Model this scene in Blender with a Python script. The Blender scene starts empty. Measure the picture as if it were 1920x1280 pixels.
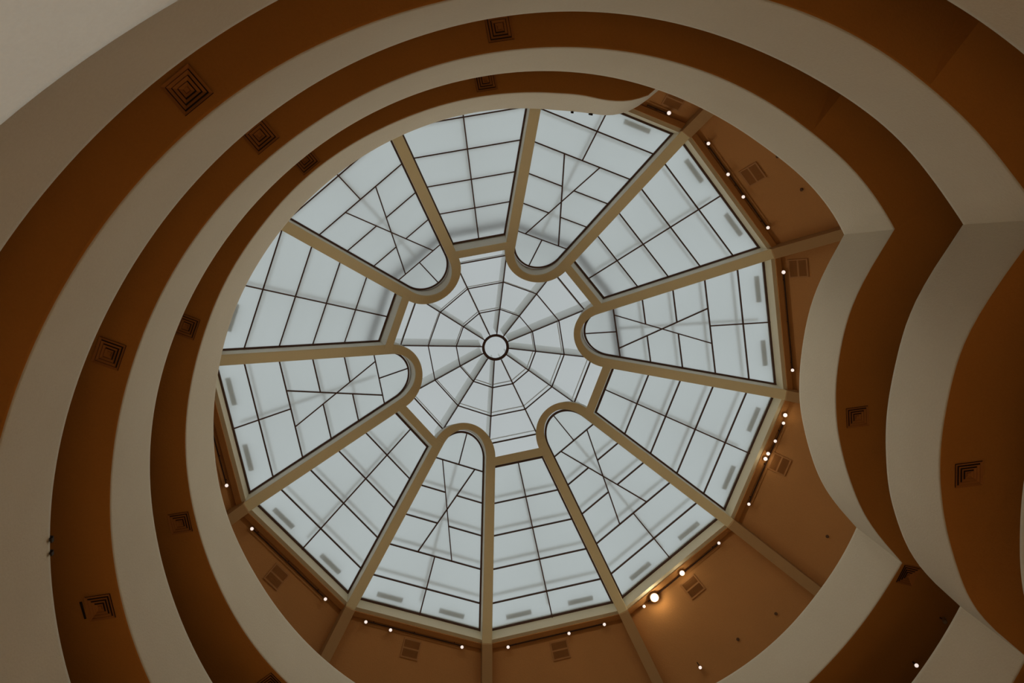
import bpy, bmesh, math, random
from math import pi, sin, cos, radians, hypot, atan2
from mathutils import Vector, Matrix
random.seed(4)
S = bpy.context.scene
COL = S.collection

# ------------------------------------------------------------------ camera
# world: X to the right, Y towards the bottom of the photograph, Z straight up;
# the axis of the rotunda is x = y = 0 and the eye stands at height 0
ROT = [[0.9869022, -0.0927363, -0.1320003], [0.0645935, 0.9769578, -0.2034237], [0.1478235, 0.1922329, 0.9701519]]
cam = bpy.data.cameras.new('camera')
cam.sensor_width = 36.0
cam.lens = 36.0 * 1500.0 / 1920.0
cam.clip_end = 200
co = bpy.data.objects.new('camera', cam)
COL.objects.link(co)
rt, dn, fw = [Vector(r) for r in ROT]
m = Matrix((rt, -dn, -fw)).transposed().to_4x4()
m.translation = Vector((-3.834, -6.0307, 0))
co.matrix_world = m
S.camera = co

# ------------------------------------------------------------------ light
w = bpy.data.worlds.new('overcast_sky')
S.world = w
w.use_nodes = True
bg = w.node_tree.nodes['Background']
bg.inputs[0].default_value = (0.93, 0.99, 1.0, 1)
bg.inputs[1].default_value = 0.53
S.view_settings.view_transform = 'Standard'
S.view_settings.look = 'None'
S.view_settings.exposure = 0.0
S.view_settings.gamma = 1.0
S.view_settings.use_curve_mapping = False

FLOOR_FILL_WATTS = 500.0      # watts of each added fill lamp over the rotunda floor
CORNER_FILL_WATTS = 4000.0  # added spot that lifts the upper left corner
SPOT_WATTS = 250.0       # watts of each lit track head

def lamp(kind, name, loc, energy, col, **kw):
    l = bpy.data.lights.new(name, kind)
    l.energy = energy
    l.color = col
    for k, v in kw.items():
        setattr(l, k, v)
    o = bpy.data.objects.new(name, l)
    o.location = loc
    COL.objects.link(o)
    return o

# ------------------------------------------------------------------ helpers
def mat(name, col, rough=0.8, noise=0.0, scale=3.0, col2=None, bump=0.0, metal=0.0):
    m = bpy.data.materials.new(name)
    m.use_nodes = True
    nt = m.node_tree
    b = nt.nodes['Principled BSDF']
    b.inputs['Base Color'].default_value = (*col, 1)
    b.inputs['Roughness'].default_value = rough
    b.inputs['Metallic'].default_value = metal
    if noise:
        tc = nt.nodes.new('ShaderNodeTexCoord')
        n1 = nt.nodes.new('ShaderNodeTexNoise'); n1.inputs['Scale'].default_value = scale
        n1.inputs['Detail'].default_value = 4
        n2 = nt.nodes.new('ShaderNodeTexNoise'); n2.inputs['Scale'].default_value = scale * 30
        n2.inputs['Detail'].default_value = 2
        ad = nt.nodes.new('ShaderNodeMath'); ad.operation = 'MULTIPLY_ADD'
        ad.inputs[1].default_value = 0.6
        ml = nt.nodes.new('ShaderNodeMath'); ml.operation = 'MULTIPLY'; ml.inputs[1].default_value = 0.4
        mx = nt.nodes.new('ShaderNodeMix'); mx.data_type = 'RGBA'
        c2 = col2 or tuple(c * (1 - noise) for c in col)
        c1 = tuple(min(1, c * (1 + noise)) for c in col)
        mx.inputs['A'].default_value = (*c1, 1)
        mx.inputs['B'].default_value = (*c2, 1)
        nt.links.new(tc.outputs['Object'], n1.inputs['Vector'])
        nt.links.new(tc.outputs['Object'], n2.inputs['Vector'])
        nt.links.new(n2.outputs['Fac'], ml.inputs[0])
        nt.links.new(n1.outputs['Fac'], ad.inputs[0])
        nt.links.new(ml.outputs[0], ad.inputs[2])
        nt.links.new(ad.outputs[0], mx.inputs['Factor'])
        nt.links.new(mx.outputs['Result'], b.inputs['Base Color'])
        if bump:
            bp = nt.nodes.new('ShaderNodeBump'); bp.inputs['Strength'].default_value = bump
            bp.inputs['Distance'].default_value = 0.02
            nt.links.new(n2.outputs['Fac'], bp.inputs['Height'])
            nt.links.new(bp.outputs['Normal'], b.inputs['Normal'])
    return m

def glass_mat(name, col, rough, milk):
    m = bpy.data.materials.new(name)
    m.use_nodes = True
    nt = m.node_tree
    for n in list(nt.nodes):
        nt.nodes.remove(n)
    out = nt.nodes.new('ShaderNodeOutputMaterial')
    rf = nt.nodes.new('ShaderNodeBsdfRefraction')
    rf.distribution = 'BECKMANN'
    rf.inputs['Color'].default_value = (*col, 1)
    rf.inputs['Roughness'].default_value = rough
    rf.inputs['IOR'].default_value = 1.45
    tr = nt.nodes.new('ShaderNodeBsdfTranslucent')
    tr.inputs['Color'].default_value = (*col, 1)
    mx = nt.nodes.new('ShaderNodeMixShader')
    mx.inputs[0].default_value = milk
    nt.links.new(rf.outputs[0], mx.inputs[1])
    nt.links.new(tr.outputs[0], mx.inputs[2])
    nt.links.new(mx.outputs[0], out.inputs[0])
    return m

def emit_mat(name, col, strength):
    m = bpy.data.materials.new(name)
    m.use_nodes = True
    nt = m.node_tree
    b = nt.nodes['Principled BSDF']
    b.inputs['Base Color'].default_value = (*col, 1)
    b.inputs['Emission Color'].default_value = (*col, 1)
    b.inputs['Emission Strength'].default_value = strength
    return m

M = {
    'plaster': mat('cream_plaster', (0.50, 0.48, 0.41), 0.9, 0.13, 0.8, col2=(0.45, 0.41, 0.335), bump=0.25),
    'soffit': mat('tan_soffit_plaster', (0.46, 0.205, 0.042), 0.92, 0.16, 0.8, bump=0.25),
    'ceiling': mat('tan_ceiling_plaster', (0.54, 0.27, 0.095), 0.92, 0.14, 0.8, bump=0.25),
    'side': mat('rib_paint_lit_sides', (0.90, 0.88, 0.78), 0.7, 0.04, 1.2),  # rib paint in its lit tone, for the vertical faces
    'rib': mat('rib_paint_shaded_underside', (0.80, 0.72, 0.46), 0.7, 0.08, 1.2, bump=0.1),  # same rib paint with the shade of the undersides put in
    'arm': mat('rib_paint_shaded_arm', (0.44, 0.27, 0.12), 0.8, 0.08, 1.2, bump=0.1),  # same rib paint again, dimmed beyond the reach of the skylight
    'fascia': mat('khaki_fascia_paint', (0.84, 0.82, 0.66), 0.7, 0.08, 1.2),
    'bar': mat('dark_bronze_bar', (0.095, 0.042, 0.024), 0.6, 0.15, 2.0),
    'frosted': glass_mat('frosted_glass', (0.97, 0.99, 0.98), 0.42, 0.30),
    'clear': glass_mat('lightly_frosted_glass', (0.98, 0.99, 0.99), 0.12, 0.12),
    'outer': mat('grey_outer_steel', (0.92, 0.93, 0.90), 0.6, 0.05, 1.0),
    'curb': mat('brown_outer_curb', (0.17, 0.10, 0.065), 0.8, 0.1, 1.0),
    'housing': mat('grey_light_housing', (0.78, 0.79, 0.75), 0.6, 0.05, 1.0),
    'track': mat('dark_track', (0.05, 0.022, 0.012), 0.6, 0.1, 2.0),
    'spot': mat('beige_spot_housing', (0.36, 0.25, 0.15), 0.5, 0.1, 5.0),
    'lens': emit_mat('lit_lens', (1.0, 0.88, 0.82), 0.85),
    'vent': mat('painted_vent_metal', (0.44, 0.21, 0.07), 0.6, 0.08, 3.0),
    'diffuser': mat('painted_diffuser_metal', (0.40, 0.16, 0.032), 0.7, 0.08, 3.0),
    'gap': mat('black_vent_throat', (0.02, 0.010, 0.005), 0.9, 0.1, 3.0),
    'shade': mat('brown_shaded_metal', (0.13, 0.065, 0.03), 0.9, 0.1, 3.0),
    'floor': mat('terrazzo_floor', (0.72, 0.60, 0.45), 0.6, 0.06, 1.0),
    'wall': mat('gallery_wall_plaster', (0.66, 0.50, 0.32), 0.9, 0.05, 1.0),
    'deck': mat('ramp_floor', (0.55, 0.45, 0.33), 0.8, 0.06, 1.0),
}

def link(name, me, m, parent=None):
    o = bpy.data.objects.new(name, me)
    if m is not None and len(me.materials) == 0:
        me.materials.append(m)
    COL.objects.link(o)
    if parent is not None:
        o.parent = parent
    return o

def mesh(name, V, Fs, m, parent=None, smooth=False):
    me = bpy.data.meshes.new(name)
    me.from_pydata([tuple(v) for v in V], [], Fs)
    bm = bmesh.new(); bm.from_mesh(me)
    bmesh.ops.recalc_face_normals(bm, faces=bm.faces)
    bm.to_mesh(me); bm.free()
    if smooth:
        for p in me.polygons:
            p.use_smooth = True
    return link(name, me, m, parent)

def thing(name, label, cat, loc=(0, 0, 0), group=None):
    o = bpy.data.objects.new(name, None)
    o.empty_display_size = 0.1
    COL.objects.link(o)
    o.location = loc
    o['label'] = label; o['category'] = cat
    if group:
        o['group'] = group
    return o

def prism(bm_parts, bot, up):
    """closed prism: polygon bot (list of Vectors) extruded by vector(s) up"""
    V, Fs = bm_parts
    n0 = len(V); n = len(bot)
    V += [Vector(p) for p in bot]
    V += [Vector(p) + Vector(up) for p in bot]
    Fs.append([n0 + i for i in range(n)][::-1])
    Fs.append([n0 + n + i for i in range(n)])
    for i in range(n):
        j = (i + 1) % n
        Fs.append([n0 + i, n0 + j, n0 + n + j, n0 + n + i])

def bar(parts, p, q, width, h0, h1):
    """box bar from p to q, width across, from p.z+h0 to p.z+h1 (vertical)"""
    p = Vector(p); q = Vector(q)
    d = q - p
    s = Vector((-d.y, d.x, 0)).normalized() * width / 2
    dz = Vector((0, 0, h0))
    prism(parts, [p - s + dz, p + s + dz, q + s + dz, q - s + dz], (0, 0, h1 - h0))

def local(parts, base):
    V, Fs = parts
    return [v - Vector(base) for v in V], Fs

# ------------------------------------------------------------------ measures
C15, T15 = cos(radians(15)), math.tan(radians(15))
RIM = 9.244                  # radius of the glass at the rib lines
AO = RIM * C15               # its apothem
AI = 4.172                   # apothem of the inner end of the straight bays
SLOPE = 0.6257
HALF = 0.171                 # half width of a rib
DEPTH = 0.75                 # how far a rib hangs under the glass
HOURS = ['four', 'five', 'six', 'seven', 'eight', 'nine', 'ten', 'eleven', 'twelve', 'one', 'two', 'three']
def hour(k):
    return HOURS[k % 12] + " o'clock"
def zg(a):
    return 25.0 + (AO - a) * SLOPE
def zc(a):                   # sloping ceiling around the skylight
    return 24.6 - 0.85 * (a - 9.2)
def zdome(r):
    return 29.2 - 0.24 * r
def frame(k):                # bay k lies between rib k and rib k+1
    t = radians(30 * k + 15)
    n = Vector((cos(t), sin(t), 0))
    return n, Vector((-n.y, n.x, 0))
def P(k, a, l, z=None, dz=0.0):
    n, s = frame(k)
    v = n * a + s * l
    v.z = (zg(a) if z is None else z) + dz
    return v

# ramp edge curves: (start angle, end angle, radii) for each stretch between cusps
RAMP_TOP = [(-1.3063, -6.0796, [8.989, 8.569, 8.288, 8.113, 8.01, 7.96, 7.94, 7.928, 7.915, 7.904, 7.9, 7.907, 7.913, 7.919, 7.925, 7.93, 7.935,
  7.939, 7.943, 7.946, 7.948, 7.95, 7.95, 7.95, 7.95, 7.95, 7.951, 7.952, 7.953, 7.954, 7.955, 7.955, 7.955, 7.954, 7.953, 7.953, 7.953, 7.954, 7.954,
  7.955, 7.955, 7.954, 7.954, 7.954, 7.954, 7.955, 7.957, 7.959, 7.96, 7.961, 7.96, 7.958, 7.955, 7.952, 7.948, 7.944, 7.942, 7.94, 7.94, 7.94, 7.941,
  7.942, 7.943, 7.944, 7.945, 7.945, 7.946, 7.946, 7.946, 7.946, 7.944, 7.941, 7.937, 7.932, 7.925, 7.918, 7.911, 7.906, 7.901, 7.899, 7.899, 7.901,
  7.905, 7.909, 7.915, 7.921, 7.928, 7.936, 7.944, 7.953, 7.962, 7.971, 7.98, 7.99, 7.999, 8.008, 8.016, 8.024, 8.031, 8.037, 8.043, 8.048, 8.052,
  8.055, 8.057, 8.059, 8.06, 8.06, 8.06, 8.059, 8.058, 8.057, 8.055, 8.054, 8.052, 8.051, 8.05, 8.05, 8.049, 8.05, 8.051, 8.053, 8.056, 8.06, 8.065,
  8.07, 8.077, 8.085, 8.094, 8.103, 8.114, 8.125, 8.137, 8.149, 8.162, 8.175, 8.188, 8.201, 8.212, 8.223, 8.233, 8.241, 8.249, 8.254, 8.259, 8.262,
  8.263, 8.263, 8.26, 8.258, 8.256, 8.257, 8.259, 8.263, 8.267, 8.27, 8.272, 8.273, 8.272, 8.27]), (-6.0796, -7.0255, [8.27, 7.745, 7.333, 7.022,
  6.791, 6.614, 6.472, 6.355, 6.26, 6.185, 6.127, 6.089, 6.073, 6.079, 6.107, 6.155, 6.223, 6.312, 6.425, 6.563, 6.736, 6.962, 7.273, 7.705, 8.289]),
  (-7.0255, -12.348, [8.291, 8.323, 8.331, 8.321, 8.298, 8.271, 8.252, 8.251, 8.256, 8.267, 8.283, 8.3, 8.318, 8.336, 8.352, 8.366, 8.379, 8.389,
  8.398, 8.405, 8.412, 8.418, 8.422, 8.424, 8.425, 8.423, 8.42, 8.416, 8.412, 8.41, 8.407, 8.405, 8.404, 8.403, 8.404, 8.405, 8.407, 8.408, 8.407,
  8.403, 8.396, 8.388, 8.379, 8.37, 8.365, 8.363, 8.366, 8.375, 8.39, 8.409, 8.433, 8.461, 8.491, 8.523, 8.558, 8.593, 8.629, 8.664, 8.7, 8.734,
  8.767, 8.798, 8.827, 8.854, 8.877, 8.898, 8.916, 8.93, 8.94, 8.948, 8.951, 8.951, 8.948, 8.941, 8.931, 8.918, 8.902, 8.885, 8.865, 8.844, 8.822,
  8.8, 8.779, 8.759, 8.741, 8.725, 8.714, 8.708, 8.707, 8.711]), (-12.348, -13.3245, [8.709, 7.977, 7.46, 7.103, 6.85, 6.657, 6.501, 6.373, 6.275,
  6.206, 6.162, 6.137, 6.127, 6.135, 6.162, 6.212, 6.287, 6.388, 6.515, 6.669, 6.856, 7.101, 7.459, 8.012, 8.826]), (-13.3245, -18.6312, [8.828,
  8.806, 8.801, 8.807, 8.81, 8.802, 8.784, 8.768, 8.759, 8.759, 8.766, 8.779, 8.797, 8.816, 8.836, 8.854, 8.87, 8.883, 8.893, 8.902, 8.909, 8.915,
  8.92, 8.923, 8.923, 8.919, 8.913, 8.904, 8.893, 8.882, 8.871, 8.862, 8.855, 8.852, 8.852, 8.855, 8.859, 8.863, 8.866, 8.866, 8.864, 8.862, 8.861,
  8.862, 8.863, 8.865, 8.867, 8.869, 8.87, 8.871, 8.871, 8.871, 8.871, 8.871, 8.87, 8.87, 8.87, 8.87, 8.87, 8.87, 8.87, 8.87, 8.87, 8.87, 8.87, 8.87,
  8.869, 8.87, 8.87, 8.87, 8.871, 8.872, 8.872, 8.873, 8.873, 8.873, 8.872, 8.869, 8.865, 8.86, 8.856, 8.854, 8.856, 8.864, 8.882, 8.909, 8.948,
  8.999, 9.061]), (-18.6312, -19.6277, [9.059, 8.255, 7.679, 7.27, 6.974, 6.753, 6.587, 6.462, 6.37, 6.305, 6.261, 6.235, 6.225, 6.23, 6.253, 6.297,
  6.364, 6.45, 6.551, 6.668, 6.823, 7.062, 7.463, 8.064, 8.82, 9.632]), (-19.6277, -24.9144, [9.628, 9.509, 9.413, 9.34, 9.288, 9.256, 9.241, 9.235,
  9.233, 9.234, 9.237, 9.242, 9.249, 9.258, 9.267, 9.278, 9.29, 9.302, 9.314, 9.325, 9.336, 9.346, 9.355, 9.363, 9.368, 9.371, 9.372, 9.371, 9.369,
  9.366, 9.364, 9.362, 9.362, 9.363, 9.364, 9.366, 9.368, 9.369, 9.37, 9.371, 9.371, 9.371, 9.371, 9.37, 9.37, 9.37, 9.37, 9.37, 9.37, 9.37, 9.37,
  9.37, 9.37, 9.37, 9.37, 9.37, 9.37, 9.37, 9.37, 9.37, 9.37, 9.37, 9.37, 9.37, 9.37, 9.37, 9.371, 9.371, 9.371, 9.37, 9.37, 9.369, 9.368, 9.367,
  9.366, 9.365, 9.366, 9.367, 9.37, 9.375, 9.382, 9.388, 9.393, 9.392, 9.383, 9.362, 9.328, 9.278, 9.212]), (-24.9144, -25.9108, [9.209, 8.359, 7.747,
  7.311, 6.993, 6.757, 6.584, 6.459, 6.369, 6.305, 6.262, 6.236, 6.225, 6.23, 6.253, 6.297, 6.363, 6.448, 6.55, 6.67, 6.829, 7.067, 7.449, 8.009,
  8.701, 9.431]), (-25.9108, -28.5221, [9.428, 9.425, 9.414, 9.395, 9.368, 9.335, 9.296, 9.255, 9.214, 9.173, 9.132, 9.092, 9.053, 9.016, 8.98, 8.947,
  8.917, 8.891, 8.869, 8.853, 8.843, 8.839, 8.841, 8.848, 8.86, 8.875, 8.892, 8.908, 8.921, 8.93, 8.935, 8.935, 8.932, 8.925, 8.917, 8.908, 8.899,
  8.891, 8.884, 8.88, 8.878, 8.879, 8.883, 8.89, 8.9])]
RAMP_BOTTOM = [(-1.3799, -6.067, [8.447, 8.281, 8.181, 8.126, 8.104, 8.109, 8.122, 8.125, 8.122, 8.123, 8.129, 8.133, 8.138, 8.142, 8.147, 8.151,
  8.156, 8.16, 8.164, 8.168, 8.171, 8.173, 8.176, 8.18, 8.184, 8.19, 8.196, 8.203, 8.209, 8.214, 8.218, 8.221, 8.222, 8.222, 8.221, 8.217, 8.213,
  8.208, 8.204, 8.201, 8.2, 8.199, 8.199, 8.198, 8.196, 8.193, 8.188, 8.183, 8.178, 8.174, 8.171, 8.17, 8.17, 8.171, 8.173, 8.175, 8.177, 8.177,
  8.177, 8.176, 8.173, 8.169, 8.164, 8.158, 8.153, 8.147, 8.142, 8.138, 8.135, 8.133, 8.132, 8.132, 8.133, 8.134, 8.137, 8.141, 8.145, 8.15, 8.154,
  8.158, 8.16, 8.162, 8.163, 8.162, 8.161, 8.159, 8.157, 8.155, 8.153, 8.152, 8.151, 8.151, 8.152, 8.153, 8.156, 8.16, 8.165, 8.171, 8.179, 8.188,
  8.197, 8.208, 8.22, 8.233, 8.247, 8.261, 8.277, 8.292, 8.309, 8.325, 8.342, 8.359, 8.376, 8.392, 8.409, 8.425, 8.44, 8.455, 8.469, 8.482, 8.494,
  8.505, 8.514, 8.523, 8.53, 8.535, 8.54, 8.543, 8.544, 8.544, 8.543, 8.54, 8.536, 8.532, 8.526, 8.519, 8.511, 8.503, 8.495, 8.487, 8.479, 8.472,
  8.466, 8.461, 8.458, 8.457, 8.458, 8.461, 8.465, 8.47, 8.475, 8.482, 8.489, 8.499, 8.512, 8.53, 8.552]), (-6.067, -7.0336, [8.552, 7.985, 7.537,
  7.199, 6.946, 6.75, 6.588, 6.453, 6.345, 6.258, 6.191, 6.144, 6.121, 6.119, 6.137, 6.175, 6.236, 6.324, 6.438, 6.582, 6.764, 7.009, 7.358, 7.866,
  8.572]), (-7.0336, -12.335, [8.573, 8.587, 8.596, 8.596, 8.584, 8.568, 8.56, 8.564, 8.568, 8.572, 8.575, 8.577, 8.58, 8.582, 8.584, 8.588, 8.593,
  8.6, 8.607, 8.614, 8.621, 8.625, 8.627, 8.628, 8.629, 8.63, 8.632, 8.634, 8.636, 8.635, 8.632, 8.627, 8.619, 8.611, 8.601, 8.593, 8.588, 8.586,
  8.587, 8.59, 8.593, 8.596, 8.598, 8.599, 8.601, 8.604, 8.61, 8.617, 8.626, 8.638, 8.651, 8.666, 8.682, 8.7, 8.719, 8.739, 8.759, 8.781, 8.803,
  8.826, 8.849, 8.873, 8.896, 8.919, 8.942, 8.964, 8.986, 9.007, 9.027, 9.046, 9.064, 9.08, 9.095, 9.109, 9.121, 9.131, 9.139, 9.145, 9.148, 9.15,
  9.149, 9.146, 9.141, 9.132, 9.122, 9.109, 9.093, 9.074, 9.053]), (-12.335, -13.3212, [9.051, 8.219, 7.656, 7.293, 7.04, 6.843, 6.678, 6.538, 6.421,
  6.329, 6.258, 6.209, 6.177, 6.164, 6.171, 6.199, 6.251, 6.325, 6.423, 6.544, 6.694, 6.89, 7.172, 7.603, 8.254, 9.162]), (-13.3212, -18.6182, [9.162,
  9.097, 9.063, 9.051, 9.043, 9.034, 9.028, 9.034, 9.037, 9.037, 9.033, 9.025, 9.014, 9.0, 8.986, 8.975, 8.967, 8.964, 8.969, 8.981, 9.0, 9.025,
  9.052, 9.078, 9.102, 9.119, 9.128, 9.131, 9.128, 9.122, 9.115, 9.108, 9.102, 9.098, 9.096, 9.096, 9.097, 9.099, 9.102, 9.104, 9.107, 9.109, 9.11,
  9.111, 9.111, 9.111, 9.111, 9.111, 9.11, 9.11, 9.11, 9.11, 9.11, 9.11, 9.11, 9.11, 9.11, 9.11, 9.11, 9.11, 9.11, 9.11, 9.11, 9.11, 9.109, 9.109,
  9.109, 9.109, 9.109, 9.109, 9.11, 9.112, 9.114, 9.116, 9.118, 9.119, 9.119, 9.116, 9.11, 9.1, 9.088, 9.076, 9.067, 9.068, 9.084, 9.121, 9.186,
  9.279, 9.402]), (-18.6182, -19.6244, [9.403, 8.708, 8.113, 7.62, 7.233, 6.95, 6.757, 6.633, 6.553, 6.496, 6.455, 6.43, 6.419, 6.424, 6.445, 6.487,
  6.55, 6.631, 6.724, 6.828, 6.963, 7.179, 7.564, 8.178, 9.003, 9.966]), (-19.6244, -24.9013, [9.963, 9.813, 9.692, 9.601, 9.538, 9.5, 9.481, 9.475,
  9.473, 9.473, 9.476, 9.481, 9.488, 9.497, 9.507, 9.518, 9.529, 9.541, 9.552, 9.564, 9.575, 9.585, 9.594, 9.602, 9.608, 9.611, 9.613, 9.612, 9.609,
  9.606, 9.603, 9.601, 9.599, 9.598, 9.598, 9.598, 9.598, 9.599, 9.6, 9.6, 9.6, 9.6, 9.6, 9.6, 9.6, 9.6, 9.6, 9.6, 9.6, 9.6, 9.6, 9.6, 9.6, 9.6, 9.6,
  9.6, 9.6, 9.6, 9.6, 9.6, 9.6, 9.6, 9.6, 9.6, 9.6, 9.6, 9.6, 9.6, 9.6, 9.6, 9.6, 9.6, 9.599, 9.599, 9.599, 9.598, 9.599, 9.599, 9.6, 9.601, 9.603,
  9.606, 9.607, 9.607, 9.605, 9.599, 9.589, 9.573, 9.553]), (-24.9013, -25.9076, [9.553, 8.82, 8.192, 7.67, 7.258, 6.957, 6.755, 6.629, 6.551, 6.496,
  6.456, 6.431, 6.42, 6.424, 6.445, 6.487, 6.549, 6.629, 6.723, 6.83, 6.968, 7.184, 7.553, 8.129, 8.89, 9.766]), (-25.9076, -28.5221, [9.763, 9.73,
  9.696, 9.659, 9.62, 9.58, 9.538, 9.496, 9.454, 9.413, 9.372, 9.333, 9.294, 9.257, 9.221, 9.188, 9.158, 9.132, 9.111, 9.094, 9.084, 9.08, 9.081,
  9.088, 9.1, 9.115, 9.132, 9.147, 9.16, 9.17, 9.174, 9.175, 9.172, 9.166, 9.157, 9.148, 9.139, 9.131, 9.124, 9.12, 9.118, 9.119, 9.123, 9.13, 9.14])]

# ------------------------------------------------------------------ setting
def ring_mesh(name, rows, m, kind='structure', n=96, parent=None, smooth=True):
    V = []; Fs = []
    for r, z in rows:
        for i in range(n):
            t = 2 * pi * i / n
            V.append(Vector((r * cos(t), r * sin(t), z)))
    for j in range(len(rows) - 1):
        for i in range(n):
            k = (i + 1) % n
            Fs.append([j * n + i, j * n + k, (j + 1) * n + k, (j + 1) * n + i])
    o = mesh(name, V, Fs, m, parent, smooth)
    if kind:
        o['kind'] = kind
    return o

FZ = -1.6
V = [Vector((14.6 * cos(2 * pi * i / 96), 14.6 * sin(2 * pi * i / 96), FZ)) for i in range(96)]
pr = ([], []); prism(pr, V, (0, 0, -0.3))
o = mesh('floor', *pr, M['floor']); o['kind'] = 'structure'
ring_mesh('wall_outer', [(14.0, FZ), (14.0, 21.6), (14.3, 21.6), (14.3, FZ)], M['wall'])

# sloping ceiling around the skylight: twelve flat bays
V = []; Fs = []
A1 = 13.9
for k in range(12):
    b = len(V)
    for a, z in ((9.14, zc(9.14)), (A1, zc(A1)), (A1, zc(A1) + 0.3), (9.14, zc(9.14) + 0.3)):
        V += [P(k, a, -a * T15, z), P(k, a, a * T15, z)]
    for i in range(4):
        j = (i + 1) % 4
        Fs.append([b + 2 * i, b + 2 * i + 1, b + 2 * j + 1, b + 2 * j])
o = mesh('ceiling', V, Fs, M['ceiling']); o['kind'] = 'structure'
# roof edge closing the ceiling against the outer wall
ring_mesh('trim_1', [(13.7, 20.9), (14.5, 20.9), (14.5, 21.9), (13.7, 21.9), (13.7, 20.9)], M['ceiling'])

# ------------------------------------------------------------------ ring beam
for k in range(12):
    t = thing('rim_beam', 'khaki rim beam below the outer edge of the %s glass bay' % hour(k), 'beam', P(k, 9.05, 0, 24.45), 'rim beams around the skylight')
    base = t.location
    pr = ([], [])
    w0, w1 = AO * T15, 9.22 * T15
    prism(pr, [P(k, AO, -w0, 24.47), P(k, 9.20, -w1, 24.47), P(k, 9.20, w1, 24.47), P(k, AO, w0, 24.47)], (0, 0, 0.75))
    mesh('fascia', *local(pr, base), M['fascia'], t)
    pr = ([], [])
    prism(pr, [P(k, 9.06, -9.06 * T15, 24.43), P(k, 9.24, -9.24 * T15, 24.43), P(k, 9.24, 9.24 * T15, 24.43), P(k, 9.06, 9.06 * T15, 24.43)], (0, 0, 0.25))
    mesh('lip', *local(pr, base), M['ceiling'], t)

# ------------------------------------------------------------------ hairpin ribs (around the odd bays)
CU = 4.195; RU = 1.086; RS = 9.60
def hairpin_path(k):
    """centre line in (a, l) of bay k, from the rim along one arm, round the tip and back"""
    pts = []
    n = 10
    at = CU * C15 * C15
    for i in range(n):
        a = RS + (at - RS) * i / n
        pts.append((a, -a * T15, HALF))
    N = 36
    for i in range(N + 1):
        ph = radians(-105) - radians(150) * i / N      # starts tangent to the arm
        hw = HALF - 0.045 * sin(pi * i / N) ** 2       # a little slimmer round the tip
        rr = RU - HALF + hw
        pts.append((CU + rr * cos(ph), rr * sin(ph), hw))
    for i in range(n):
        a = at + (RS - at) * (i + 1) / n
        pts.append((a, a * T15, HALF))
    return pts
LEAN = 0.65 * SLOPE / (1 + SLOPE ** 2)          # the ribs lean inwards, nearly square to the glass
def sweep(k, pts, half, h0, h1, base, lean=False):
    V = []; Fs = []
    extra = half
    for i, p in enumerate(pts):
        if lean: half = p[2] + extra
        q0 = pts[max(0, i - 1)]; q1 = pts[min(len(pts) - 1, i + 1)]
        d = Vector((q1[0] - q0[0], q1[1] - q0[1])).normalized()
        nx, ny = -d.y * half, d.x * half
        ch = 0.02 * (1 if half > 0.1 else 0)
        A = (p[0] + nx, p[1] + ny); B = (p[0] - nx, p[1] - ny)
        Ai = (p[0] + nx * (1 - ch / half), p[1] + ny * (1 - ch / half)); Bi = (p[0] - nx * (1 - ch / half), p[1] - ny * (1 - ch / half))
        z = zg(p[0])
        for (a, l), dz in ((Ai, h0), (A, h0 + ch), (A, h1), (B, h1), (B, h0 + ch), (Bi, h0)):
            if lean:
                f = LEAN * dz / hypot(p[0], p[1])
                V.append(P(k, a + p[0] * f, l + p[1] * f, z + dz / (1 + SLOPE ** 2)) - Vector(base))
            else:
                V.append(P(k, a, l, z + dz) - Vector(base))
    m_ = 6
    for i in range(len(pts) - 1):
        for j in range(m_):
            j2 = (j + 1) % m_
            Fs.append([i * m_ + j, i * m_ + j2, (i + 1) * m_ + j2, (i + 1) * m_ + j])
    Fs.append(list(range(m_))); Fs.append([(len(pts) - 1) * m_ + j for j in range(m_)][::-1])
    return V, Fs
for k in (1, 3, 5, 7, 9, 11):
    t = thing('hairpin_rib', 'khaki hairpin-shaped rib looping round the %s bay of the skylight' % hour(k), 'rib', P(k, 3.0, 0), 'hairpin ribs of the skylight')
    base = t.location
    path = hairpin_path(k)
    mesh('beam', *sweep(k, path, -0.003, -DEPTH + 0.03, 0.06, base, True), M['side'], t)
    mesh('shaded_underside', *sweep(k, path, 0.0, -DEPTH, -DEPTH + 0.035, base, True), M['rib'], t)  # strip added to carry the underside's shade in its colour
    for s in (-1, 1):
        # the arm carries on down the sloping ceiling
        pr = ([], [])
        n, u = frame(k)
        d = Vector((cos(radians(30 * k + 15 + 15 * s)), sin(radians(30 * k + 15 + 15 * s)), 0))
        e = Vector((-d.y, d.x, 0)) * HALF
        V = []; Fs = []
        for r, hb in ((9.24, 0.0), (9.6, 0.0), (11.5, 0.0), (14.3, 0.0)):
            zb = zg(AO) - DEPTH - (r - 9.24) * 0.80
            zt_ = zc(r * C15) + 0.25
            for sg, z in ((-1, zb), (1, zb), (1, zt_), (-1, zt_)):
                v = d * r + e * sg; v.z = z
                V.append(v - base)
        for i in range(3):
            for j in range(4):
                j2 = (j + 1) % 4
                Fs.append([i * 4 + j, i * 4 + j2, i * 4 + 4 + j2, i * 4 + 4 + j])
        Fs.append([0, 1, 2, 3]); Fs.append([15, 14, 13, 12])
        mesh('ceiling_arm', V, Fs, M['arm'], t)  # darker colour stands in for the weaker light out here

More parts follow.
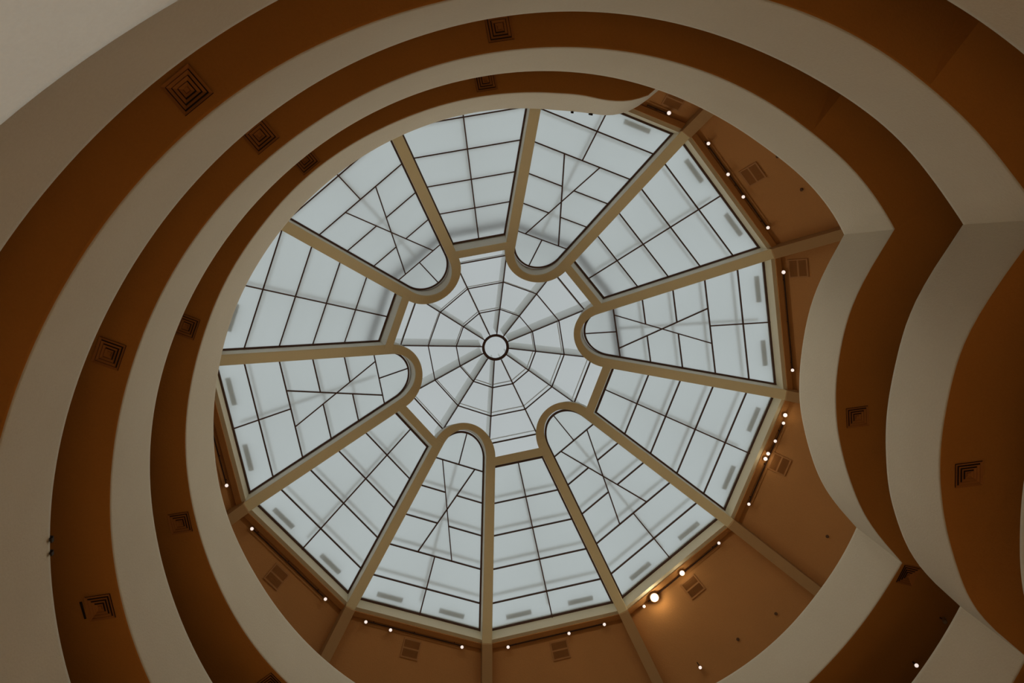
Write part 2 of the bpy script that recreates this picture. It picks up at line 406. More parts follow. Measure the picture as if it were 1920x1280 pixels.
for k in range(0, 12, 2):
    t = thing('cross_beam', 'short straight khaki beam at the inner end of the %s bay' % hour(k), 'beam', P(k, 4.0, 0), 'cross beams between the hairpin ribs')
    pr = ([], [])
    def slab(h0, h1, e):
        V = []; Fs = []
        for a, dz in ((3.91 - e, h0), (4.17 + e, h0), (4.17 + e, h1), (3.91 - e, h1)):
            a2 = a + LEAN * dz; z = zg(a) + dz / (1 + SLOPE ** 2); w_ = a2 * T15 - 0.05
            V += [P(k, a2, -w_, z), P(k, a2, w_, z)]
        for i in range(4):
            j = (i + 1) % 4
            Fs.append([2 * i, 2 * i + 1, 2 * j + 1, 2 * j])
        Fs += [[0, 2, 4, 6], [1, 3, 5, 7]]
        return local((V, Fs), t.location)
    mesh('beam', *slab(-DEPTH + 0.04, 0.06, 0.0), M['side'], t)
    mesh('shaded_underside', *slab(-DEPTH + 0.012, -DEPTH + 0.045, 0.003), M['rib'], t)  # added strip, the beam's underside shade put into its colour

# ------------------------------------------------------------------ glazed bays
BW = 0.036
def pane(parent, base, k, poly, m, zf=zg, inset=0.008):
    cx = sum(p[0] for p in poly) / len(poly); cy = sum(p[1] for p in poly) / len(poly)
    q = []
    for a, l in poly:
        d = hypot(a - cx, l - cy); f = 1 - inset / max(d, 0.05)
        q.append((cx + (a - cx) * f, cy + (l - cy) * f))
    pr = ([], [])
    prism(pr, [P(k, a, l, zf(a, l) if zf is not zg else zg(a)) for a, l in q], (0, 0, 0.02))
    return mesh('pane', *local(pr, base), m, parent)
def gbar(parent, base, k, p, q, w=BW, zf=None, name='glazing_bar', h0=-0.035, h1=0.035):
    pr = ([], [])
    A = P(k, *p); B = P(k, *q)
    if zf:
        A.z = zf(*p); B.z = zf(*q)
    bar(pr, A, B, w, h0, h1)
    return mesh(name, *local(pr, base), M['bar'], parent)
def side(a):
    return a * T15 - HALF / C15
CROSS = (5.31, 6.27, 7.23, 8.18)
for k in range(0, 12, 2):
    t = thing('glazed_bay', 'square-ended frosted glass bay with a plain grid of bars at %s' % hour(k), 'skylight', P(k, 6.5, 0), 'plain glazed bays of the skylight')
    base = t.location
    aa = (AI,) + CROSS + (AO,)
    for i in range(5):
        a0, a1 = aa[i], aa[i + 1]
        for s in (-1, 1):
            pane(t, base, k, [(a0, 0), (a1, 0), (a1, s * side(a1)), (a0, s * side(a0))], M['frosted'])
    for a in CROSS:
        gbar(t, base, k, (a, -side(a)), (a, side(a)))
    gbar(t, base, k, (AI, 0), (AO, 0), h0=-0.045)
    for s in (-1, 1):
        gbar(t, base, k, (AI, s * (side(AI) - 0.03)), (AO, s * (side(AO) - 0.03)), 0.06, name='edge_bar')
    gbar(t, base, k, (AI + 0.03, -side(AI)), (AI + 0.03, side(AI)), 0.06, name='edge_bar')
    gbar(t, base, k, (AO - 0.03, -side(AO)), (AO - 0.03, side(AO)), 0.06, name='edge_bar')
XC = [4.36, 5.31, 6.27, 7.23, 8.18]
XW = 0.63; RI_ = RU - HALF
for k in range(1, 12, 2):
    t = thing('crossed_bay', 'round-ended frosted glass bay with two crossing diagonal bars at %s' % hour(k), 'skylight', P(k, 6.5, 0), 'crossed glazed bays of the skylight')
    base = t.location
    c1, c2, c3, c4, c5 = XC
    mid = (c1 + c4) / 2
    def xl(a):
        return abs(XW * (1 - 2 * (a - c1) / (c4 - c1)))
    for s in (-1, 1):
        S1 = [(c1, s * side(c1)), (c2, s * side(c2)), (c2, s * xl(c2)), (c1, s * XW)]
        S2 = [(c2, s * side(c2)), (c3, s * side(c3)), (c3, s * xl(c3)), (mid, 0), (c2, s * xl(c2))]
        S3 = [(c3, s * side(c3)), (c4, s * side(c4)), (c4, s * XW), (c3, s * xl(c3))]
        for q in (S1, S2, S3):
            pane(t, base, k, q, M['frosted'])
        pane(t, base, k, [(c4, 0), (c5, 0), (c5, s * side(c5)), (c4, s * side(c4))], M['frosted'])
        pane(t, base, k, [(c5, 0), (AO, 0), (AO, s * side(AO)), (c5, s * side(c5))], M['frosted'])
        tip = [(c1, 0), (c1, s * side(c1))]
        N = 12
        for i in range(N + 1):
            ph = radians(105) + radians(75) * i / N
            tip.append((CU + RI_ * cos(ph), s * RI_ * sin(ph)))
        pane(t, base, k, tip, M['frosted'])
        gbar(t, base, k, (c2, s * side(c2)), (c2, s * xl(c2)))
        gbar(t, base, k, (c3, s * side(c3)), (c3, s * xl(c3)))
        gbar(t, base, k, (c1 + (0 if s > 0 else 0.0), s * XW), (c4, -s * XW), name='diagonal_bar', h0=-0.045 if s > 0 else -0.04)
        gbar(t, base, k, (c4, s * (side(c4) - 0.03)), (AO, s * (side(AO) - 0.03)), 0.06, name='edge_bar')
    for q in ([(c1, -XW), (c1, XW), (mid, 0)], [(c4, -XW), (mid, 0), (c4, XW)]):
        pane(t, base, k, q, M['frosted'])
    for a in (c1, c4, c5):
        gbar(t, base, k, (a, -side(a)), (a, side(a)))
    gbar(t, base, k, (c4, 0), (AO, 0))
    gbar(t, base, k, (CU - RI_, 0), (c1, 0))
    gbar(t, base, k, (AO - 0.03, -side(AO)), (AO - 0.03, side(AO)), 0.06, name='edge_bar')
    # curved edge bar following the inside of the hairpin
    pts = []
    rr = RI_ - 0.03
    pts.append((c4, -(side(c4) - 0.03)))
    N = 30
    for i in range(N + 1):
        ph = radians(-105) - radians(150) * i / N
        pts.append((CU + rr * cos(ph), rr * sin(ph)))
    pts.append((c4, side(c4) - 0.03))
    mesh('curved_edge_bar', *sweep(k, pts, 0.03, -0.05, 0.05, base), M['bar'], t)

# ------------------------------------------------------------------ central dome
t = thing('central_dome', 'low twelve-sided glass dome with radiating bars at the centre of the skylight', 'skylight', (0, 0, 28.2))
dome = t; base = t.location
def pol(r, deg, z):
    return Vector((r * cos(radians(deg)), r * sin(radians(deg)), z))
RR = [0.42, 1.49, 2.53, 3.53]
for k in range(12):
    a0 = 30 * k
    for i in range(2):
        pr = ([], [])
        prism(pr, [pol(RR[i], a0, zdome(RR[i])), pol(RR[i + 1], a0, zdome(RR[i + 1])), pol(RR[i + 1], a0 + 30, zdome(RR[i + 1])), pol(RR[i], a0 + 30, zdome(RR[i]))], (0, 0, 0.02))
        mesh('pane', *local(pr, base), M['clear'], dome)
    def zd(a, l):
        return 29.2 - 0.24 * a / C15
    if k % 2 == 0:
        for r0, r1 in ((2.53, 3.53), (3.53, 4.12)):
            pane(dome, base, k, [(r0 * C15, -r0 * sin(radians(15))), (r1 * C15, -r1 * sin(radians(15))), (r1 * C15, r1 * sin(radians(15))), (r0 * C15, r0 * sin(radians(15)))], M['clear'], zf=zd)
        gbar(dome, base, k, (3.53 * C15, -3.53 * sin(radians(15))), (3.53 * C15, 3.53 * sin(radians(15))), 0.042, zf=zd)
    else:
        r0 = 2.53
        poly = [(r0 * C15, r0 * sin(radians(15))), (r0 * C15, -r0 * sin(radians(15)))]
        for i in range(13):
            ph = radians(-105) - radians(150) * i / 12
            poly.append((CU + (RU - 0.02) * cos(ph), (RU - 0.02) * sin(ph)))
        pane(dome, base, k, poly, M['clear'], zf=zd, inset=0.0)
    for r in (1.49, 2.53):
        pr = ([], [])
        bar(pr, pol(r, a0, zdome(r)), pol(r, a0 + 30, zdome(r)), 0.034, -0.03, 0.03)
        mesh('ring_bar', *local(pr, base), M['bar'], dome)
    pr = ([], [])
    bar(pr, pol(0.45, a0, zdome(0.45)), pol(4.02, a0, zdome(4.02)), 0.032, -0.035, 0.03)
    mesh('radial_bar', *local(pr, base), M['bar'], dome)
    # tall grey fins of the weather roof standing above the glass
    pr = ([], [])
    bar(pr, pol(0.55, a0, zdome(0.55)), pol(4.0, a0, zdome(4.0)), 0.05, 0.06, 1.15)
    fin = mesh('roof_fin', *local(pr, base), M['outer'], dome)
    fin['label'] = 'grey roof fin seen through the dome glass'
    for r in (1.49, 2.53, 3.53):
        if r > 3 and k % 2:
            continue
        pr = ([], [])
        bar(pr, pol(r, a0, zdome(r)), pol(r, a0 + 30, zdome(r)), 0.03, 0.42, 0.46)
        mesh('roof_purlin', *local(pr, base), M['outer'], dome)
# oculus
t = thing('oculus', 'round glass eye in a bronze ring at the very centre of the dome', 'skylight', (0, 0, zdome(0.45)))
def tube_ring(name, R, r, z, m, parent, n=64, q=10):
    V = []; Fs = []
    for i in range(n):
        T = 2 * pi * i / n
        for j in range(q):
            f = 2 * pi * j / q
            V.append(Vector(((R + r * cos(f)) * cos(T), (R + r * cos(f)) * sin(T), z + r * 1.4 * sin(f))))
    for i in range(n):
        for j in range(q):
            Fs.append([i * q + j, ((i + 1) % n) * q + j, ((i + 1) % n) * q + (j + 1) % q, i * q + (j + 1) % q])
    return mesh(name, V, Fs, m, parent, True)
ring = tube_ring('ring', 0.47, 0.042, 0, M['bar'], t)
tube_ring('inner_ring', 0.425, 0.018, 0.02, M['bar'], t)
pr = ([], [])
prism(pr, [Vector((0.45 * cos(2 * pi * i / 48), 0.45 * sin(2 * pi * i / 48), 0.03)) for i in range(48)], (0, 0, 0.02))
mesh('pane', *pr, M['clear'], t)

# ------------------------------------------------------------------ weather roof above the frosted bays
for k in range(12):
    t = thing('outer_roof_frame', 'blurred outer roof bars seen through the frosted glass at %s' % hour(k), 'frame', P(k, 6.5, 0, None, 0.5), 'outer roof frames behind the glass')
    base = t.location
    for a in (5.31, 6.27, 7.23, 8.18):
        pr = ([], [])
        bar(pr, P(k, a, -a * T15 + 0.1, None, 0.5), P(k, a, a * T15 - 0.1, None, 0.5), 0.07, 0, 0.10)
        mesh('purlin', *local(pr, base), M['outer'], t)
    pr = ([], [])
    bar(pr, P(k, 4.5, 0, None, 0.55), P(k, 8.8, 0, None, 0.55), 0.07, 0, 0.10)
    mesh('rafter', *local(pr, base), M['outer'], t)
    # upstand of the central dome, outside the cross beams
    pr = ([], [])
    a = 4.50
    if k >= 6: bar(pr, P(k, a, -a * T15, 28.42), P(k, a, a * T15, 28.42), 0.26, 0, 0.3)
    if k >= 6: mesh('upstand', *local(pr, base), M['curb'], t)
    for s in (-1, 1):
        pr = ([], [])
        a = 8.76
        bar(pr, P(k, a, s * 1.12 - 0.45, None, 0.20), P(k, a, s * 1.12 + 0.45, None, 0.20), 0.15, 0, 0.08)
        mesh('tube_light_housing', *local(pr, base), M['housing'], t)

# ------------------------------------------------------------------ spiral ramp
def th_z(th, h=0.0):
    return 20.70 - h - 3.425 * (-0.4 - th) / (2 * pi)
PD = 1.6
def cubic(arr, f):
    n = len(arr); x = f * (n - 1); i = min(int(x), n - 2); u = x - i
    p1, p2 = arr[i], arr[i + 1]
    p0 = arr[i - 1] if i > 0 else 2 * p1 - p2
    p3 = arr[i + 2] if i + 2 < n else 2 * p2 - p1
    return 0.5 * (2 * p1 + (p2 - p0) * u + (2 * p0 - 5 * p1 + 4 * p2 - p3) * u * u + (3 * p1 - p0 - 3 * p2 + p3) * u ** 3)
SEAMS = [(-7.37, -6.067), (-13.68, -12.335), (-20.0, -18.62)]     # tower bays between these angles
def tilt(th):
    """outward rise of the soffit: it climbs away from the void except beside the tower"""
    for a, b in SEAMS:
        if a < th < b:
            return -0.18
    return 0.12
def rows(seg):
    t0, t1, rt = RAMP_TOP[seg]; b0, b1, rb = RAMP_BOTTOM[seg]
    N = max(24, int(abs(t1 - t0) / 0.022))
    out = []
    for i in range(N + 1):
        f = i / N
        tt = t0 + (t1 - t0) * f; tb = b0 + (b1 - b0) * f
        Tp = Vector((cubic(rt, f) * cos(tt), cubic(rt, f) * sin(tt), th_z(tt)))
        Bp = Vector((cubic(rb, f) * cos(tb), cubic(rb, f) * sin(tb), th_z(tb, PD)))
        out.append((tt, tb, Tp, Bp))
    if seg == 0:          # the free end swings outward to the gallery wall
        ext = []
        for j, (rr, dt) in enumerate(((13.8, 0.13), (12.0, 0.11), (10.4, 0.07))):
            tt = t0 + dt; tb = b0 + dt + 0.05
            ext.append((tt, tb, Vector((rr * cos(tt), rr * sin(tt), th_z(tt))), Vector((rr * cos(tb), rr * sin(tb), th_z(tb, PD)))))
        out = ext + out
    return out
RW = 14.02
ramp = thing('spiral_ramp', 'cream ramp winding round the rotunda in stacked turns beneath the skylight', 'ramp', (0, 0, 10))
RB = Vector((0, 0, 10))
def outw(p, d):
    r = hypot(p.x, p.y); f = min((r + d), RW) / r
    return Vector((p.x * f, p.y * f, p.z))
for seg in range(len(RAMP_TOP)):
    R_ = rows(seg)
    V = []; Fs = []; np_ = 13
    VS = []; FS = []; VD = []; FD = []
    for tt, tb, Tp, Bp in R_:
        up = Vector((0, 0, 1))
        P0 = Tp + (Bp - Tp) * (1 - 0.05 / PD)
        P2 = outw(Bp, 0.05)
        cs = [Tp + (Bp - Tp) * 0.5, Tp + (Bp - Tp) * (1 - 0.10 / PD)]
        for j in range(6):
            u = j / 5
            cs.append(P0 * (1 - u) ** 2 + Bp * 2 * u * (1 - u) + P2 * u * u)
        lip = cs[-3:-1]; cs = cs[:-2]
        Tb = outw(Tp, 0.16)
        Td = outw(Tp + (Bp - Tp) * 0.62, 0.16)
        row = [Td, Tb - up * 0.02, outw(Tp, 0.14), outw(Tp, 0.02), Tp - up * 0.02, Tp + (Bp - Tp) * 0.05] + cs
        V += [v - RB for v in row]
        r0 = hypot(P2.x, P2.y)
        th = tb; s = tilt(th)
        VS += [v - RB for v in lip]
        for j in range(5):
            u = j / 4; r = r0 + (RW - r0) * u
            v = Vector((P2.x / r0 * r, P2.y / r0 * r, P2.z + s * (r - r0)))
            VS.append(v - RB)
        ra = hypot(Td.x, Td.y)
        for j in range(2):
            r = ra - 0.01 + (RW - ra) * j
            VD.append(Vector((Td.x / ra * r, Td.y / ra * r, Td.z + 0.03)) - RB)
    n = len(row)
    for i in range(len(R_) - 1):
        for j in range(n - 1):
            Fs.append([i * n + j, i * n + j + 1, (i + 1) * n + j + 1, (i + 1) * n + j])
        for j in range(6):
            FS.append([i * 7 + j, i * 7 + j + 1, (i + 1) * 7 + j + 1, (i + 1) * 7 + j])
        FD.append([i * 2, i * 2 + 1, i * 2 + 3, i * 2 + 2])
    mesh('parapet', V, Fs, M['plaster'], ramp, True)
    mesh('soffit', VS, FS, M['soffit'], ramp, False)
    mesh('deck', VD, FD, M['deck'], ramp, True)
    for e in ((0,) if seg == 0 else (len(R_) - 1,) if seg == len(RAMP_TOP) - 1 else ()):
        a = V[e * n:(e + 1) * n]; b = VS[e * 7 + 1:(e + 1) * 7]; c = VD[e * 2:(e + 1) * 2]
        poly = a + b + [c[1], c[0]]
        mesh('end_wall', poly, [list(range(len(poly)))], M['plaster'], ramp)

# ------------------------------------------------------------------ track lights
def orient(o, n, up):
    """local z along n, local y towards up"""
    n = n.normalized(); x = up.cross(n).normalized(); y = n.cross(x)
    mm = Matrix((x, y, n)).transposed().to_4x4(); mm.translation = o.location
    o.matrix_world = mm
def cyl(V, Fs, rings, n=20, cap0=True, cap1=True):
    """rings: list of (z, r)"""
    b = len(V)
    for z, r in rings:
        for i in range(n):
            V.append(Vector((r * cos(2 * pi * i / n), r * sin(2 * pi * i / n), z)))
    for j in range(len(rings) - 1):
        for i in range(n):
            k = (i + 1) % n
            Fs.append([b + j * n + i, b + j * n + k, b + (j + 1) * n + k, b + (j + 1) * n + i])
    if cap0: Fs.append([b + i for i in range(n)][::-1])
    if cap1: Fs.append([b + (len(rings) - 1) * n + i for i in range(n)])
TRACKS = {9: ((9.30, 0.94), (9.30, 1.66)), 10: ((9.30, -1.84), (9.30, 1.64)), 11: ((9.28, -1.72), (9.28, 1.62)),
          0: ((9.30, -1.40), (9.30, 1.57)), 1: ((9.29, -1.65), (9.29, 1.53)), 2: ((9.27, -1.69), (9.27, 1.71)),
          3: ((9.29, -1.62), (9.29, 1.75)), 4: ((9.31, -1.52), (9.31, 1.77)), 5: ((9.34, -1.57), (9.34, 0.35)),
          6: ((9.30, -1.7), (9.30, 1.7)), 7: ((9.30, -1.7), (9.30, 1.7)), 8: ((9.30, -1.7), (9.30, 1.7))}
def on_ceiling(k, a, l, off):
    v = P(k, a, l, zc(a)); v.z -= off
    return v
for k, (p, q) in TRACKS.items():
    A = on_ceiling(k, *p, 0.12); B = on_ceiling(k, *q, 0.12)
    t = thing('lighting_track', 'thin dark lighting track on the ceiling outside the %s bay' % hour(k), 'track', (A + B) / 2, 'lighting tracks round the skylight')
    pr = ([], [])
    bar(pr, A, B, 0.032, -0.016, 0.016)
    mesh('rail', *local(pr, t.location), M['track'], t)
    for f in (0.08, 0.5, 0.92):
        pr = ([], [])
        X = A + (B - A) * f
        prism(pr, [X + Vector((dx, dy, 0.015)) for dx, dy in ((-.012, -.012), (.012, -.012), (.012, .012), (-.012, .012))], (0, 0, 0.14))
        mesh('hanger', *local(pr, t.location), M['track'], t)
SPOTS = {9: [(9.30, 1.62)], 10: [(9.29, -1.74), (9.24, -0.58), (9.22, 0.30), (9.27, 1.59)], 11: [(9.22, -1.74), (9.22, 1.57)],
         0: [(9.19, -1.75), (9.23, -1.48), (9.22, -0.81), (9.18, -0.32), (9.17, -0.12), (9.24, 1.54)],
         1: [(9.21, -1.65), (9.20, -0.02), (9.23, 1.25), (9.24, 1.72), (11.21, 1.47)],
         2: [(9.21, -1.67), (9.23, -0.41), (9.22, 1.72)], 3: [(9.25, -1.60), (9.28, 0.90), (9.24, 1.76)],
         4: [(9.26, -1.58), (9.26, 1.77)], 5: [(9.30, -1.52)],
         6: [(9.25, -1.70), (9.25, 1.70)], 7: [(9.25, -1.70), (9.25, 1.70)], 8: [(9.25, -1.70), (9.25, 1.70)]}
SIDE = {10: 0.7, 11: 0.9, 0: 0.55, 1: 0.6, 4: 1.5, 5: 2.0, 6: 1.6, 7: 1.6, 8: 1.4}      # heads per bay differ in power
BRIGHT = {(1, 2): 2.6, (1, 1): 1.6, (0, 0): 1.25, (0, 3): 1.15, (0, 4): 1.2, (9, 0): 1.15, (11, 0): 1.15}
ORD = ['first', 'second', 'third', 'fourth', 'fifth', 'sixth']
CAM = Vector((-3.834, -6.0307, 0))
def spotlight(loc, label, size, group, aim, anchor):
    t = thing('track_spotlight', label, 'spotlight', loc, group)
    d = (aim - loc).normalized()
    t.rotation_euler = d.to_track_quat('Z', 'Y').to_euler()
    V = []; Fs = []
    r = 0.052 * size
    cyl(V, Fs, [(-0.20, r * 0.7), (-0.18, r * 0.95), (0.0, r * 1.12), (0.0, r * 1.0)], cap1=False)
    mesh('housing', V, Fs, M['spot'], t, False)
    V = []; Fs = []
    cyl(V, Fs, [(-0.012, r * 1.0), (0.002, r * 0.9), (0.006, r * 0.5)])
    mesh('lens', V, Fs, M['lens'], t, False)
    # stem from the head back up to the rail
    inv = Matrix.Translation(loc) @ d.to_track_quat('Z', 'Y').to_matrix().to_4x4()
    top = inv.inverted() @ anchor
    b = Vector((0, 0, -0.10)); dd = (top - b); s = dd.orthogonal().normalized() * 0.012; s2 = dd.cross(s).normalized() * 0.012
    pr = ([], []); prism(pr, [b + s + s2, b + s - s2, b - s - s2, b - s + s2], dd)
    mesh('stem', *pr, M['track'], t)
    return t
for k, L in SPOTS.items():
    for i, (a, l) in enumerate(L):
        loc = on_ceiling(k, a, l, 0.30)
        n, s_ = frame(k)
        size = BRIGHT.get((k, i), 1.0)
        if k == 1 and i == 4:
            lab = "single spotlight set alone on the bare ceiling beyond the five o'clock track"
        elif size > 2:
            lab = 'largest and brightest glaring spotlight, on the %s track' % hour(k)
        elif len(L) == 1:
            lab = 'small lit spotlight at the end of the %s track' % hour(k)
        else:
            lab = '%s lit spotlight, counting clockwise, on the %s track' % (ORD[i], hour(k))
        aim = CAM * 0.6 + Vector((random.uniform(-2, 2), random.uniform(-2, 2), 0)) - n * 1.0
        anchor = on_ceiling(k, TRACKS[k][0][0] if a < 10 else a, l, 0.12 if a < 10 else 0.0)
        spotlight(loc, lab, size, 'lit spotlights round the skylight', aim, anchor)
        tgt = n * -8.0 + s_ * (l * 1.5) + Vector((0, 0, 17.0))
        d = (tgt - loc).normalized()
        o = lamp('SPOT', 'spot_beam', loc + (aim - loc).normalized() * 0.08, SPOT_WATTS * size * SIDE.get(k, 1.0), (1.0, 0.89, 0.70), spot_size=radians(85), spot_blend=1.0, shadow_soft_size=0.06)
        o.rotation_euler = (-d).to_track_quat('Z', 'Y').to_euler()
# spill of the two strongest heads onto the ceiling beside them
for (k, i, e) in ((1, 2, 13.0), (1, 1, 3.0), (0, 4, 2.0), (0, 0, 1.2)):
    a, l = SPOTS[k][i]
    lamp('POINT', 'lamp_spill', on_ceiling(k, a, l, 0.42), e, (1.0, 0.78, 0.48), shadow_soft_size=0.08)

# ------------------------------------------------------------------ ceiling louvres
def slats_panel(parent, x0, x1, y0, y1, n, m_s, along_y=True, zf=0.0):
    """backing plus n raised slats, local coordinates, z downwards off the ceiling is +"""
    pr = ([], [])
    prism(pr, [Vector((x0, y0, 0.0)), Vector((x1, y0, 0.0)), Vector((x1, y1, 0.0)), Vector((x0, y1, 0.0))], (0, 0, 0.006))
    mesh('throat', *pr, M['shade'], parent)
    for i in range(n):
        c = y0 + (y1 - y0) * (i + 0.5) / n; h = (y1 - y0) / n * 0.40
        pr = ([], [])
        prism(pr, [Vector((x0, c - h, 0.006)), Vector((x1, c - h, 0.006)), Vector((x1, c + h, 0.022)), Vector((x0, c + h, 0.022))], (0, 0, 0.008))
        mesh('slat', *pr, m_s, parent)
VENTS = {10: (9.80, -0.12), 11: (9.68, -1.80), 0: (9.66, -0.12), 1: (9.76, 0.0), 2: (9.70, 0.0), 3: (9.72, 0.05), 4: (9.77, 0.1), 9: (9.72, 1.62)}
for k, (a, l) in VENTS.items():
    n, s_ = frame(k)
    nrm = Vector((-n.x * 0.85, -n.y * 0.85, -1)).normalized()
    t = thing('ceiling_louvre', 'small double slatted air louvre in the sloping ceiling beyond the %s bay' % hour(k), 'vent', on_ceiling(k, a, l, 0.0) + nrm * 0.003, 'air louvres in the sloping ceiling')
    orient(t, nrm, n * -1)
    W = 0.26
    pr = ([], [])
    for x0, x1, y0, y1 in ((-W - .04, W + .04, -W - .05, -W), (-W - .04, W + .04, W, W + .05), (-W - .04, -W, -W, W), (W, W + .04, -W, W), (-W, W, -0.025, 0.025)):
        prism(pr, [Vector((x0, y0, 0)), Vector((x1, y0, 0)), Vector((x1, y1, 0)), Vector((x0, y1, 0))], (0, 0, 0.03))
    mesh('frame', *pr, M['vent'], t)
    slats_panel(t, -W, W, 0.025, W, 6, M['vent'])
    slats_panel(t, -W, W, -W, -0.025, 6, M['vent'])

# ------------------------------------------------------------------ square diffusers in the ramp soffits
DIFF = [(0, -2.341, 8.53, 8.26, 'in the topmost soffit, upper left, near the skylight edge'),
        (0, -2.862, 8.58, 8.17, 'in the topmost soffit at the left, above the middle'),
        (0, -3.386, 8.50, 8.14, 'in the topmost soffit at the lower left'),
        (0, -3.909, 8.50, 8.14, 'in the topmost soffit at the bottom edge of the frame'),
        (0, -1.83, 8.50, 8.15, 'in the topmost soffit straight above the skylight'),
        (2, -8.629, 9.02, 8.62, 'in the second soffit, upper left of the skylight'),
        (2, -9.144, 9.03, 8.58, 'in the second soffit at the far left, above the middle'),
        (2, -8.114, 9.02, 8.60, 'in the second soffit at the top edge of the frame'),
        (2, -9.667, 9.01, 8.60, 'in the second soffit at the lower left beside a black slot'),
        (4, -14.91, 9.53, 9.13, 'largest, in the third soffit near the upper left corner'),
        (1, -6.553, 6.57, 6.14, 'seen edge-on in the bulging tower soffit right of the skylight'),
        (0, -6.036, 8.88, 8.52, 'seen edge-on in the soffit below the lower right cusp'),
        (3, -12.832, 6.66, 6.18, 'in the second tower soffit near the right edge of the frame')]
for seg, th, r, rb, where in DIFF:
    s = tilt(th)
    z = th_z(th, PD) + s * (r - rb - 0.05)
    u = Vector((cos(th), sin(th), 0)); v = Vector((-u.y, u.x, 0))
    du = u + Vector((0, 0, s)); dv = v + Vector((0, 0, 3.425 / (2 * pi) / r))
    nrm = dv.cross(du).normalized()
    if nrm.z > 0: nrm = -nrm
    t = thing('square_diffuser', 'square stepped air diffuser ' + where, 'vent', Vector((u.x * r, u.y * r, z)) + nrm * 0.004, 'square air diffusers in the ramp soffits')
    orient(t, nrm, u)
    # nested square rings stepping down, black gaps between
    W = 0.235
    pr = ([], []); prism(pr, [Vector((-W, -W, 0)), Vector((W, -W, 0)), Vector((W, W, 0)), Vector((-W, W, 0))], (0, 0, 0.004))
    mesh('throat', *pr, M['gap'], t)
    for j in range(4):
        o_ = W - j * 0.054; i_ = o_ - 0.036
        V = []; Fs = []
        for rr, zz in ((o_ - 0.004, 0.026), (o_, 0.030), (i_, 0.012), (i_ - 0.004, 0.007)):
            V += [Vector((-rr, -rr, zz)), Vector((rr, -rr, zz)), Vector((rr, rr, zz)), Vector((-rr, rr, zz))]
        for q in range(4):
            q2 = (q + 1) % 4
            for c in range(4):
                c2 = (c + 1) % 4
                Fs.append([q * 4 + c, q * 4 + c2, q2 * 4 + c2, q2 * 4 + c])
        mesh('ring', V, Fs, M['diffuser'], t)
    pr = ([], []); c = 0.03
    prism(pr, [Vector((-c, -c, 0.004)), Vector((c, -c, 0.004)), Vector((c, c, 0.004)), Vector((-c, c, 0.004))], (0, 0, 0.025))
    mesh('core', *pr, M['diffuser'], t)

def soffit_point(th, r, rb, off=0.0):
    s = tilt(th)
    return Vector((r * cos(th), r * sin(th), th_z(th, PD) + s * (r - rb - 0.05) - off))
# black slot by the lower left diffuser
p = soffit_point(-9.668, 9.33, 8.6, 0.0)
t = thing('slot', 'narrow black slot in the soffit left of the lower left diffuser', 'vent', p)
u = Vector((cos(-9.668), sin(-9.668), 0)); v = Vector((-u.y, u.x, 0))
pr = ([], [])
prism(pr, [-v * 0.17 - u * 0.018, v * 0.17 - u * 0.018, v * 0.17 + u * 0.018, -v * 0.17 + u * 0.018], (0, 0, -0.02))
mesh('opening', *pr, M['gap'], t)
# spotlight on the second soffit, lower right corner
p = soffit_point(-5.826, 10.55, 8.47, 0.16)
spotlight(p, 'lone lit spotlight on the dark soffit in the lower right corner', 0.9, 'lit spotlights round the skylight', CAM, p + Vector((0, 0, 0.16)))
p = soffit_point(-5.952, 10.45, 8.5, 0.2)
t = spotlight(p, 'unlit spotlight on the dark soffit near the right lower cusp', 0.9, 'lit spotlights round the skylight', CAM + Vector((6, 9, 0)), p + Vector((0, 0, 0.2)))
del t['group']
for c in t.children:
    if c.name.startswith('lens'):
        c.data.materials[0] = M['spot']
# sprinkler heads on the sloping ceiling
for k, a, l, where in ((0, 11.38, 1.38, "near the lower right cusp"), (1, 11.50, -1.58, "between five o'clock rib and ramp"),
                       (1, 11.40, -0.07, "near the lone spotlight at lower right"), (10, 10.53, 1.07, "near the two o'clock bay's outer ramp edge"), (10, 10.51, -0.22, "behind the two o'clock louvre")):
    n, s_ = frame(k)
    nrm = Vector((-n.x * 0.85, -n.y * 0.85, -1)).normalized()
    t = thing('sprinkler_head', 'tiny dark round sprinkler head on the ceiling ' + where, 'sprinkler', on_ceiling(k, a, l, 0), 'sprinkler heads on the ceiling')
    orient(t, nrm, n)
    V = []; Fs = []; cyl(V, Fs, [(0, 0.055), (0.012, 0.05), (0.014, 0.03), (0.05, 0.022), (0.052, 0.04), (0.058, 0.04)], 14)
    mesh('head', V, Fs, M['shade'], t)

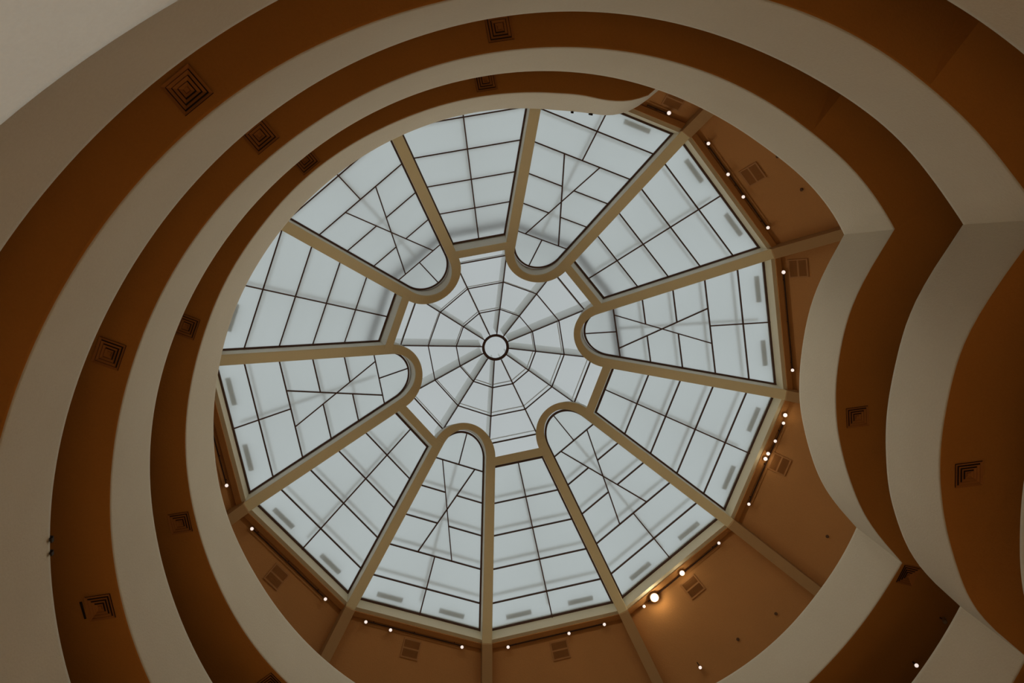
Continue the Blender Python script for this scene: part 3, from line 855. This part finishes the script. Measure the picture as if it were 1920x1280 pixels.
# small black clamps gripping the parapet rail
for th, r, w_, lab in ((-1.548, 7.91, 0.05, 'small black clamp on the topmost parapet rim below the S-shaped end, left one'),
                       (-1.488, 7.94, 0.08, 'small black clamp on the topmost parapet rim below the S-shaped end, right one'),
                       (-15.709, 8.862, 0.07, 'small black clamp on the parapet rim at far left, upper of two'),
                       (-15.734, 8.863, 0.06, 'small black clamp on the parapet rim at far left, lower of two')):
    u = Vector((cos(th), sin(th), 0)); v = Vector((-u.y, u.x, 0))
    p = u * r + Vector((0, 0, th_z(th)))
    t = thing('rail_clamp', lab, 'clamp', p, 'black clamps on the parapet rims')
    pr = ([], [])
    prism(pr, [u * -0.035 - v * w_ * 0.6, u * 0.20 - v * w_, u * 0.20 + v * w_, u * -0.035 + v * w_ * 0.6], (0, 0, 0.03))
    mesh('jaw', *pr, M['gap'], t)
    pr = ([], [])
    prism(pr, [u * -0.04 - v * w_ * 0.5 + Vector((0, 0, -0.06)), u * -0.015 - v * w_ * 0.5 + Vector((0, 0, -0.06)), u * -0.015 + v * w_ * 0.5 + Vector((0, 0, -0.06)), u * -0.04 + v * w_ * 0.5 + Vector((0, 0, -0.06))], (0, 0, 0.07))
    mesh('lip', *pr, M['gap'], t)

# ------------------------------------------------------------------ unseen fill lamps added low over the rotunda floor
for i in range(5):
    t = radians(72 * i + 20)
    d = Vector((-cos(t) * 0.15, -sin(t) * 0.15, -1)).normalized()
    o = lamp('SPOT', 'floor_fill', Vector((8.6 * cos(t), 8.6 * sin(t), 1.5)), FLOOR_FILL_WATTS * (0.5, 1.2, 1.45, 1.3, 0.6)[i], (1.0, 0.68, 0.36), spot_size=radians(150), spot_blend=0.6, shadow_soft_size=0.3)
# cool fill spot, added out of view to brighten the lowest parapet in the upper left corner of the view
p = Vector((6.0, 5.0, 0.0)); q = Vector((-6.7, -6.7, 4.0))
o = lamp('SPOT', 'corner_fill', p, CORNER_FILL_WATTS, (0.86, 0.95, 1.0), spot_size=radians(19), spot_blend=0.5, shadow_soft_size=0.3)
o.rotation_euler = (p - q).to_track_quat('Z', 'Y').to_euler()
